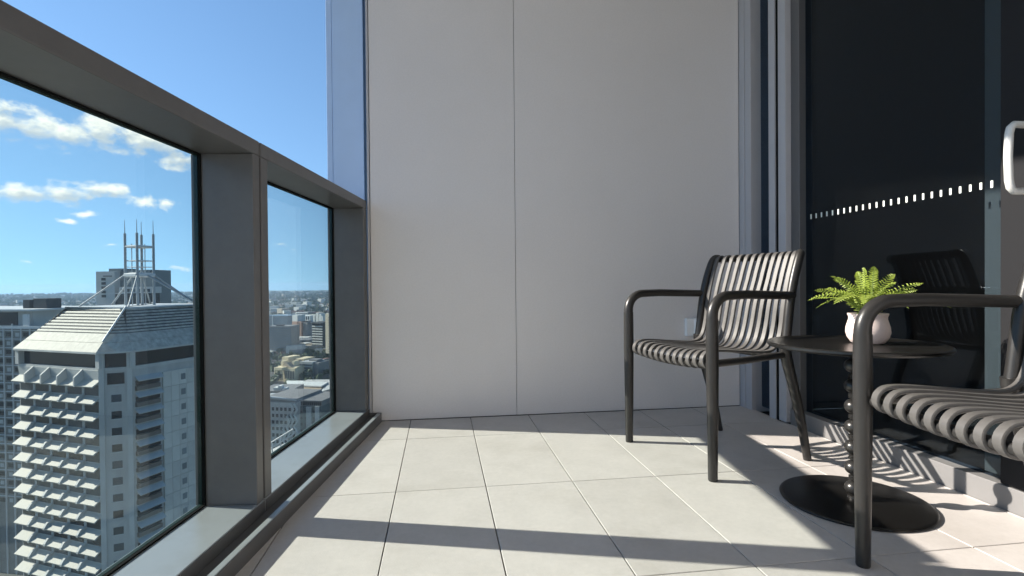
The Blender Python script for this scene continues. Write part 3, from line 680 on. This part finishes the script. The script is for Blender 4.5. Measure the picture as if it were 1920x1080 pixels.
M_blueg = mat('blue_curtain_wall', (0.18, 0.22, 0.25), 0.25, var=0.15, vscale=0.06); M_zinc = mat('zinc_roof', (0.40, 0.41, 0.40), 0.55, var=0.08, vscale=0.05)
M_tan = mat('tan_roof', (0.36, 0.29, 0.21), 0.85, var=0.15, vscale=0.06)

b = broot('apartment_tower', 'tall plain beige slab tower at the right edge of the small pane', 'building', 616, 760, 26)
bx(b, 'wall', M_beige, 606.8, 632, 588.5, 690, 760, 30); bx(b, 'roof', M_zinc, 607.5, 631, 586.8, 588.6, 762, 26)
facade(b, 612, 630, 593, 672, 760, 3, 16, M_brown, 0.25, 0.3)
b = broot('striped_office', 'white banded office block left of the beige slab tower', 'building', 594, 830, 22)
bx(b, 'wall', M_cglass, 581, 606.5, 606, 690, 830, 30); bx(b, 'roof', M_dkroof, 579.5, 607, 604.5, 607, 826, 36)
for j in range(13): 
    for i in range(3): bx(b, 'floor_band', M_wht, 582 + 8.2 * i, 589.6 + 8.2 * i, 611 + 4.7 * j, 613.3 + 4.7 * j, 829, 1)
b = broot('brick_tower', 'brown brick tower with a white crown behind the dark office slab', 'building', 556, 940, 24)
bx(b, 'wall', M_brick, 543.5, 566, 603, 690, 940, 25); bx(b, 'crown', M_wht, 543, 556, 591, 603, 942, 18); bx(b, 'stripe', M_redb, 556, 557.8, 603, 690, 938.5, 1); bx(b, 'wing', M_greyb, 566.2, 579, 604, 690, 944, 20)
b = broot('office_slab', 'dark grey office slab at the left of the small pane', 'building', 525, 800)
bx(b, 'wall', M_greyb, 500, 545, 612, 690, 800, 30); bx(b, 'plant_room', M_dkroof, 516, 528, 609, 612, 806, 10)
for j in range(11): bx(b, 'floor_band', M_blueg, 501, 544, 616 + 4.4 * j, 617.6 + 4.4 * j, 799.4, 0.5)
b = broot('glass_block', 'blue glass block rising behind the dark office slab', 'building', 520, 1150, 12)
bx(b, 'wall', M_blueg, 495, 541, 592, 640, 1150, 40); bx(b, 'white_fin', M_wht, 508, 509.6, 591, 640, 1149, 1)
b = broot('white_block', 'long low white block with dark openings behind the brick tower', 'building', 566, 1250, 20)
bx(b, 'wall', M_wht, 556.5, 584, 591.5, 640, 1250, 30); bx(b, 'terrace', M_wht, 546, 582, 601, 603, 1244, 6)
facade(b, 558, 583, 592.5, 601, 1250, 5, 1, M_cglass, 0.5, 0.8)
b = broot('white_towers', 'pair of bright white apartment towers behind the banded office', 'building', 596, 1080, 24)
for (a0, a1, t) in ((583.5, 587, 590), (590.5, 596.5, 586.5), (598, 603.5, 588.5), (604, 607, 592)): bx(b, 'tower', M_wht, a0, a1, t, 640, 1080, 14)
bx(b, 'link_wing', M_blueg, 587.1, 603.9, 593, 640, 1084, 8)
# sandstone hall with columns and pediment
b = broot('columned_hall', 'cream sandstone hall with tall columns and roof pavilions', 'building', 534, 600, 18)
bx(b, 'wall', M_sand, 514, 557, 688, 760, 602, 32); bx(b, 'side_wall', M_sand, 530, 556, 690, 760, 598, 4)
bx(b, 'entablature', M_sand, 512.5, 531, 690, 694.5, 592, 10)
for i in range(5): 
    r0, zt = at(513.8 + 4.0 * i, 694.5, 594); _, zb = at(513.8, 714, 594)
    MB().tube([(r0 - b['_c'][0], -6, zb), (r0 - b['_c'][0], -6, zt)], 0.75, 10).build('column', M_sand, b, smooth=True)
facade(b, 532, 555, 693, 712, 598, 6, 1, M_cglass, 0.4, 0.75)
bx(b, 'pavilion', M_sand, 512, 527, 671, 690, 618, 20); bx(b, 'pavilion', M_sand, 536, 556, 673, 690, 626, 20); bx(b, 'turret', M_sand, 520, 525, 678, 690, 604, 8); bx(b, 'turret', M_sand, 543.5, 549, 677, 690, 606, 8)
r0, zt = at(533, 688, 602); MB().add([(-6, 0, zt), (8, 0, zt), (1, 0, zt + 5), (-6, 24, zt), (8, 24, zt), (1, 24, zt + 5)], [(0, 1, 2), (3, 5, 4), (0, 2, 5, 3), (1, 4, 5, 2)]).build('gable_roof', M_tan, b)
b = broot('grid_office', 'grey office block with a grid of square windows beside the sandstone hall', 'building', 572, 610, 16)
bx(b, 'wall', M_zinc, 558, 585.5, 679, 760, 610, 24); bx(b, 'side_wall', M_greyb, 585.6, 598, 680, 760, 612, 20); bx(b, 'roof_plant', M_greyb, 574, 592, 674, 679, 618, 10)
facade(b, 558.8, 585, 682, 710, 610, 6, 5, M_cglass, 0.62, 0.6)
b = broot('red_house', 'red brick block with gables beside the grey grid office', 'building', 605, 640, 24)
bx(b, 'wall', M_redb, 594, 613, 681, 760, 640, 20); bx(b, 'tower', M_redb, 599, 606, 673, 681, 644, 8); bx(b, 'annex', M_sand, 612, 630, 690, 760, 646, 12)
r0, zt = at(603.5, 681, 640); MB().add([(-5, 0, zt), (5, 0, zt), (0, 0, zt + 4.5), (-5, 18, zt), (5, 18, zt), (0, 18, zt + 4.5)], [(0, 1, 2), (3, 5, 4), (0, 2, 5, 3), (1, 4, 5, 2)]).build('gable_roof', M_tan, b)
facade(b, 595, 612, 684, 704, 640, 4, 4, M_cglass, 0.45, 0.5)
# station roofs
b = broot('station_hall', 'wide low station hall with pale and tan roof sheets', 'building', 575, 490)
def sheet(name, m, pts, th=1.2, zc=0):
    q = [at(x, y, f) + (f,) for x, y, f in pts]; c = b['_c']; top = [(r - c[0], f - c[1], z) for r, z, f in q]
    MB().hexa([(x, y, z - th) for x, y, z in top], top).build(name, m, b)
sheet('roof_sheet', M_wht, [(537, 722, 500), (600, 724, 490), (618, 714, 560), (535, 714, 560)])
sheet('roof_sheet', M_tan, [(543, 741, 452), (590, 738, 452), (604, 725, 500), (542, 725, 500)])
sheet('roof_sheet', M_zinc, [(590, 738, 460), (640, 722, 462), (640, 714, 520), (594, 728, 515)])
sheet('roof_sheet', M_greyb, [(592, 750, 440), (640, 733, 440), (640, 725, 470), (592, 740, 465)])
bx(b, 'wall', M_conc, 536, 640, 730, 800, 505, 50)
b = broot('plant_rooftop', 'flat rooftop crowded with pale plant units below the sandstone hall', 'building', 522, 430)
bx(b, 'wall', M_greyb, 480, 540, 734, 900, 430, 30)
for (a0, a1, t, bb) in ((510, 518, 727, 734), (519, 524, 724, 734), (526, 534, 728, 734), (512, 532, 731.5, 734)): bx(b, 'plant_unit', M_wht, a0, a1, t, bb, 432, 6)
# diagrid office in front
b = broot('lattice_office', 'grey roofed office with a white zigzag lattice front', 'building', 555, 330, 10)
bx(b, 'wall', M_conc, 480, 553, 757, 1060, 330, 34); bx(b, 'attic', M_greyb, 482, 552, 749, 757.2, 332, 30)
M_dimglass = mat('grey_green_glass', (0.10, 0.13, 0.135), 0.15, spec=0.6)
bx(b, 'glass_wing', M_dimglass, 553.2, 600, 762, 1060, 334, 30); bx(b, 'glass_attic', M_greyb, 553.4, 601, 751, 762, 335, 28)
bx(b, 'pale_bay', M_hpale, 570, 580, 763, 1060, 333.2, 1); bx(b, 'pale_bay', M_hpale, 588, 596, 761, 1060, 333.2, 1)
sheet('roof_sheet', M_zinc, [(470, 746, 330), (549, 750, 330), (590, 743, 362), (480, 741, 366)], 1.0)
sheet('roof_sheet', M_wht, [(508, 742, 372), (585, 741, 372), (585, 739.5, 380), (508, 739.5, 380)], 1.0)
facade(b, 500, 552, 763, 862, 330, 6, 8, M_cglass, 0.5, 0.5)
facade(b, 556, 599, 766, 862, 334, 5, 8, M_cglass, 0.4, 0.35)
facade(b, 554, 600, 752.5, 760.5, 335, 12, 1, M_cglass, 0.6, 0.8)
c = b['_c']
for i in range(4):
    r0, zt = at(529 + 8 * i, 757, 330); pw = 1.15; pts = []
    for k in range(16): pts.append((r0 - c[0] + (pw if k % 2 else -pw), -1.0, zt - 3.6 * k - (8 if i < 2 else 0) * (2 - i)))
    MB().tube(pts, 0.55, 6).build('lattice_strut', M_wht, b)
b = broot('tan_warehouse', 'tan walled block right of the lattice office', 'building', 620, 345, 20)
bx(b, 'wall', M_beige, 603.5, 650, 752, 1060, 350, 30); bx(b, 'roof', M_tan, 603, 650, 748, 752, 348, 34)
b = broot('steel_canopy', 'white steel framed canopy low beside the lattice office', 'canopy', 530, 285)
sheet('canopy_roof', M_zinc, [(498, 868, 276), (548, 832, 276), (556, 820, 300), (500, 846, 300)], 0.6)
for k in range(4):
    q = [at(x, y, 276) for x, y in ((500, 866 - 11 * k), (548, 834 - 10 * k))]
    MB().tube([(q[0][0] - b['_c'][0], -10 , q[0][1]), (q[1][0] - b['_c'][0], -10, q[1][1])], 0.32, 6).build('canopy_beam', M_steel, b)
for x, y0_, y1_ in ((508, 832, 870), (524, 818, 862), (537, 824, 842)):
    a0, z0_ = at(x, y0_, 275); _, z1_ = at(x, y1_, 275); MB().tube([(a0 - b['_c'][0], -11, z1_), (a0 - b['_c'][0], -11, z0_)], 0.35, 6).build('canopy_post', M_steel, b)
for o in scene.objects:
    if '_c' in o: del o['_c']

# ------------------------------------------------------------------ ground, far suburbs, air
def ground_mat():
    m = bpy.data.materials.new('city_ground'); m.use_nodes = True; t = m.node_tree; p = t.nodes['Principled BSDF']; p.inputs['Roughness'].default_value = 0.9
    tcn = t.nodes.new('ShaderNodeTexCoord')
    v = t.nodes.new('ShaderNodeTexVoronoi'); v.inputs['Scale'].default_value = 1 / 45; t.links.new(tcn.outputs['Object'], v.inputs['Vector'])
    r = t.nodes.new('ShaderNodeValToRGB'); e = r.color_ramp; e.interpolation = 'CONSTANT'
    e.elements[0].color = (0.035, 0.055, 0.025, 1); e.elements[1].position = 0.35; e.elements[1].color = (0.07, 0.075, 0.07, 1)
    for pos, c in ((0.5, (0.045, 0.06, 0.03, 1)), (0.62, (0.22, 0.20, 0.17, 1)), (0.78, (0.06, 0.075, 0.04, 1)), (0.86, (0.34, 0.31, 0.27, 1))):
        q = e.elements.new(pos); q.color = c
    s3 = t.nodes.new('ShaderNodeSeparateColor'); t.links.new(v.outputs['Color'], s3.inputs[0]); t.links.new(s3.outputs[0], r.inputs[0])
    t.links.new(r.outputs[0], p.inputs['Base Color']); return m
m = MB(); NS = 96; RG = [0.0, 300, 1500, 5000, 10400]
vs_ = []; fs_ = []
for q in RG:
    for k in range(NS):
        a = 2 * math.pi * k / NS; vs_.append((q * math.cos(a), q * math.sin(a), 0.0))
for i in range(len(RG) - 1):
    for k in range(NS): fs_.append((i * NS + k, i * NS + (k + 1) % NS, (i + 1) * NS + (k + 1) % NS, (i + 1) * NS + k))
struct(m.add(vs_, fs_).build('ground', ground_mat(), loc=(0, 0, GZ)))
# main street running between the blocks
st = MB().box(-12, 12, 250, 1200, 0.05, 0.3).build('road', mat('asphalt', (0.05, 0.05, 0.052), 0.9), loc=(0, 0, GZ), rz=math.radians(16)); struct(st)
rs = random.Random(11)
def scatter(n, y0, y1, px0, px1):
    for _ in range(n):
        py = rs.uniform(y0, y1); px = rs.uniform(px0, px1); f = -GZ * FPX / (py - 531); yield (px - 960) / FPX * f, f
def houses():
    m = MB(); mi = []
    mats = [mat('suburb_white', (0.55, 0.55, 0.52), 0.8), mat('suburb_roof_red', (0.24, 0.13, 0.10), 0.8), mat('suburb_roof_grey', (0.20, 0.21, 0.22), 0.8), mat('suburb_tan', (0.36, 0.31, 0.24), 0.8)]
    def addb(r, f, w, d, h, a, k):
        p = cw(r, f); ca_, sa_ = math.cos(a), math.sin(a); o = len(m.v)
        q = [(p.x + x * ca_ - y * sa_, p.y + x * sa_ + y * ca_) for x, y in ((-w, -d), (w, -d), (w, d), (-w, d))]
        m.v += [(x, y, 0.0) for x, y in q] + [(x, y, h) for x, y in q]
        m.f += [(o, o + 1, o + 5, o + 4), (o + 1, o + 2, o + 6, o + 5), (o + 2, o + 3, o + 7, o + 6), (o + 3, o, o + 4, o + 7), (o + 4, o + 5, o + 6, o + 7)]; mi.extend([k] * 5)
    for lo_, hi_, n in ((546, 556, 3400), (554, 575, 4200), (575, 640, 2600)):
        for r, f in scatter(n, lo_, hi_, -250, 800):
            s_ = rs.uniform(5, 11) * (1 + f / 6000); addb(r, f, s_, s_ * rs.uniform(0.6, 1.4), rs.uniform(5, 11), rs.uniform(0, 3.1), rs.choice((0, 0, 1, 2, 2, 3)))
    for r, f in scatter(190, 556, 620, -150, 760): addb(r, f, rs.uniform(9, 20), rs.uniform(9, 16), rs.uniform(14, 34), rs.uniform(0, 3.1), rs.choice((0, 0, 3, 2)))
    for r, f in scatter(300, 590, 668, 485, 640): addb(r, f, rs.uniform(6, 13), rs.uniform(6, 12), rs.uniform(9, 20), rs.uniform(-0.5, 0.1), rs.choice((0, 0, 3, 3, 2, 1)))
    me = m.mesh('far_suburb', mats[0])
    for q in mats[1:]: me.materials.append(q)
    me.polygons.foreach_set('material_index', mi); return me
hs = link('far_suburb', houses(), None, (0, 0, GZ + 0.1)); struct(hs, 'stuff', 'far-off suburb of small houses and blocks reaching to the horizon')
def trees(n_list, nm, label, size, k=9):
    m = MB()
    for lo_, hi_, n, p0, p1 in n_list:
        for r, f in scatter(n, lo_, hi_, p0, p1):
            s_ = rs.uniform(*size) * (1 + f / 7000); p = cw(r, f)
            for _ in range(3):
                c = p + Vector((rs.uniform(-s_, s_) * 0.6, rs.uniform(-s_, s_) * 0.6, s_ * rs.uniform(0.7, 1.2))); q = s_ * rs.uniform(0.45, 0.8)
                pts = [c + Vector((rs.gauss(0, 1), rs.gauss(0, 1), rs.gauss(0, 1))).normalized() * q * rs.uniform(0.75, 1.2) for _ in range(k)]
                # ragged clump: leafy facets thrown round the middle
                for a_ in range(k): m.add([pts[a_], pts[(a_ + 3) % k], pts[(a_ + 5) % k]], [(0, 1, 2)])
    o = m.build(nm, mat('tree_green', (0.075, 0.105, 0.055), 0.8, var=0.4, vscale=0.02), loc=(0, 0, GZ)); struct(o, 'stuff', label); return o
trees([(546, 560, 3000, -250, 800), (560, 600, 2600, -250, 800), (600, 655, 360, 440, 700)], 'far_woodland', 'far-off green tree cover between the suburb roofs', (6, 11))
trees([(650, 676, 130, 490, 640), (676, 760, 60, 470, 650)], 'street_trees', 'dark green street and park trees between the downtown blocks', (4.5, 8), 12)
# low ridge on the skyline
m = MB(); vs_ = []; N = 240
for k in range(N + 1):
    a = math.radians(-75 + 130 * k / N); h = 7 + 7 * math.sin(k * 0.13) * math.sin(k * 0.041 + 1) + 2 * math.sin(k * 0.5) + rs.uniform(-1, 1)
    for (q, z) in ((9300, 0), (9900, max(h, 3)), (10390, max(h, 3) * 0.6)): vs_.append((q * math.sin(a + YAW), q * math.cos(a + YAW), z))
struct(m.add(vs_, [(3 * k + j, 3 * k + 3 + j, 3 * k + 4 + j, 3 * k + 1 + j) for k in range(N) for j in (0, 1)]).build('hills', mat('hill_green', (0.05, 0.07, 0.04), 0.9, var=0.3, vscale=0.004), loc=(0, 0, GZ)))
# the air
hz = MB().box(-11500, 11500, -11500, 11500, GZ - 1.5, 24).build('haze', mat('haze_dummy', (1, 1, 1))); hz['kind'] = 'stuff'
hm = bpy.data.materials.new('haze_air'); hm.use_nodes = True; t = hm.node_tree; t.nodes.clear()
pv = t.nodes.new('ShaderNodeVolumePrincipled'); pv.inputs['Color'].default_value = (0.50, 0.72, 1.0, 1); pv.inputs['Density'].default_value = 0.00006; pv.inputs['Anisotropy'].default_value = 0.2
o = t.nodes.new('ShaderNodeOutputMaterial'); t.links.new(pv.outputs[0], o.inputs['Volume']); hz.data.materials[0] = hm
bpy.data.materials.remove(MATS['haze_dummy'])
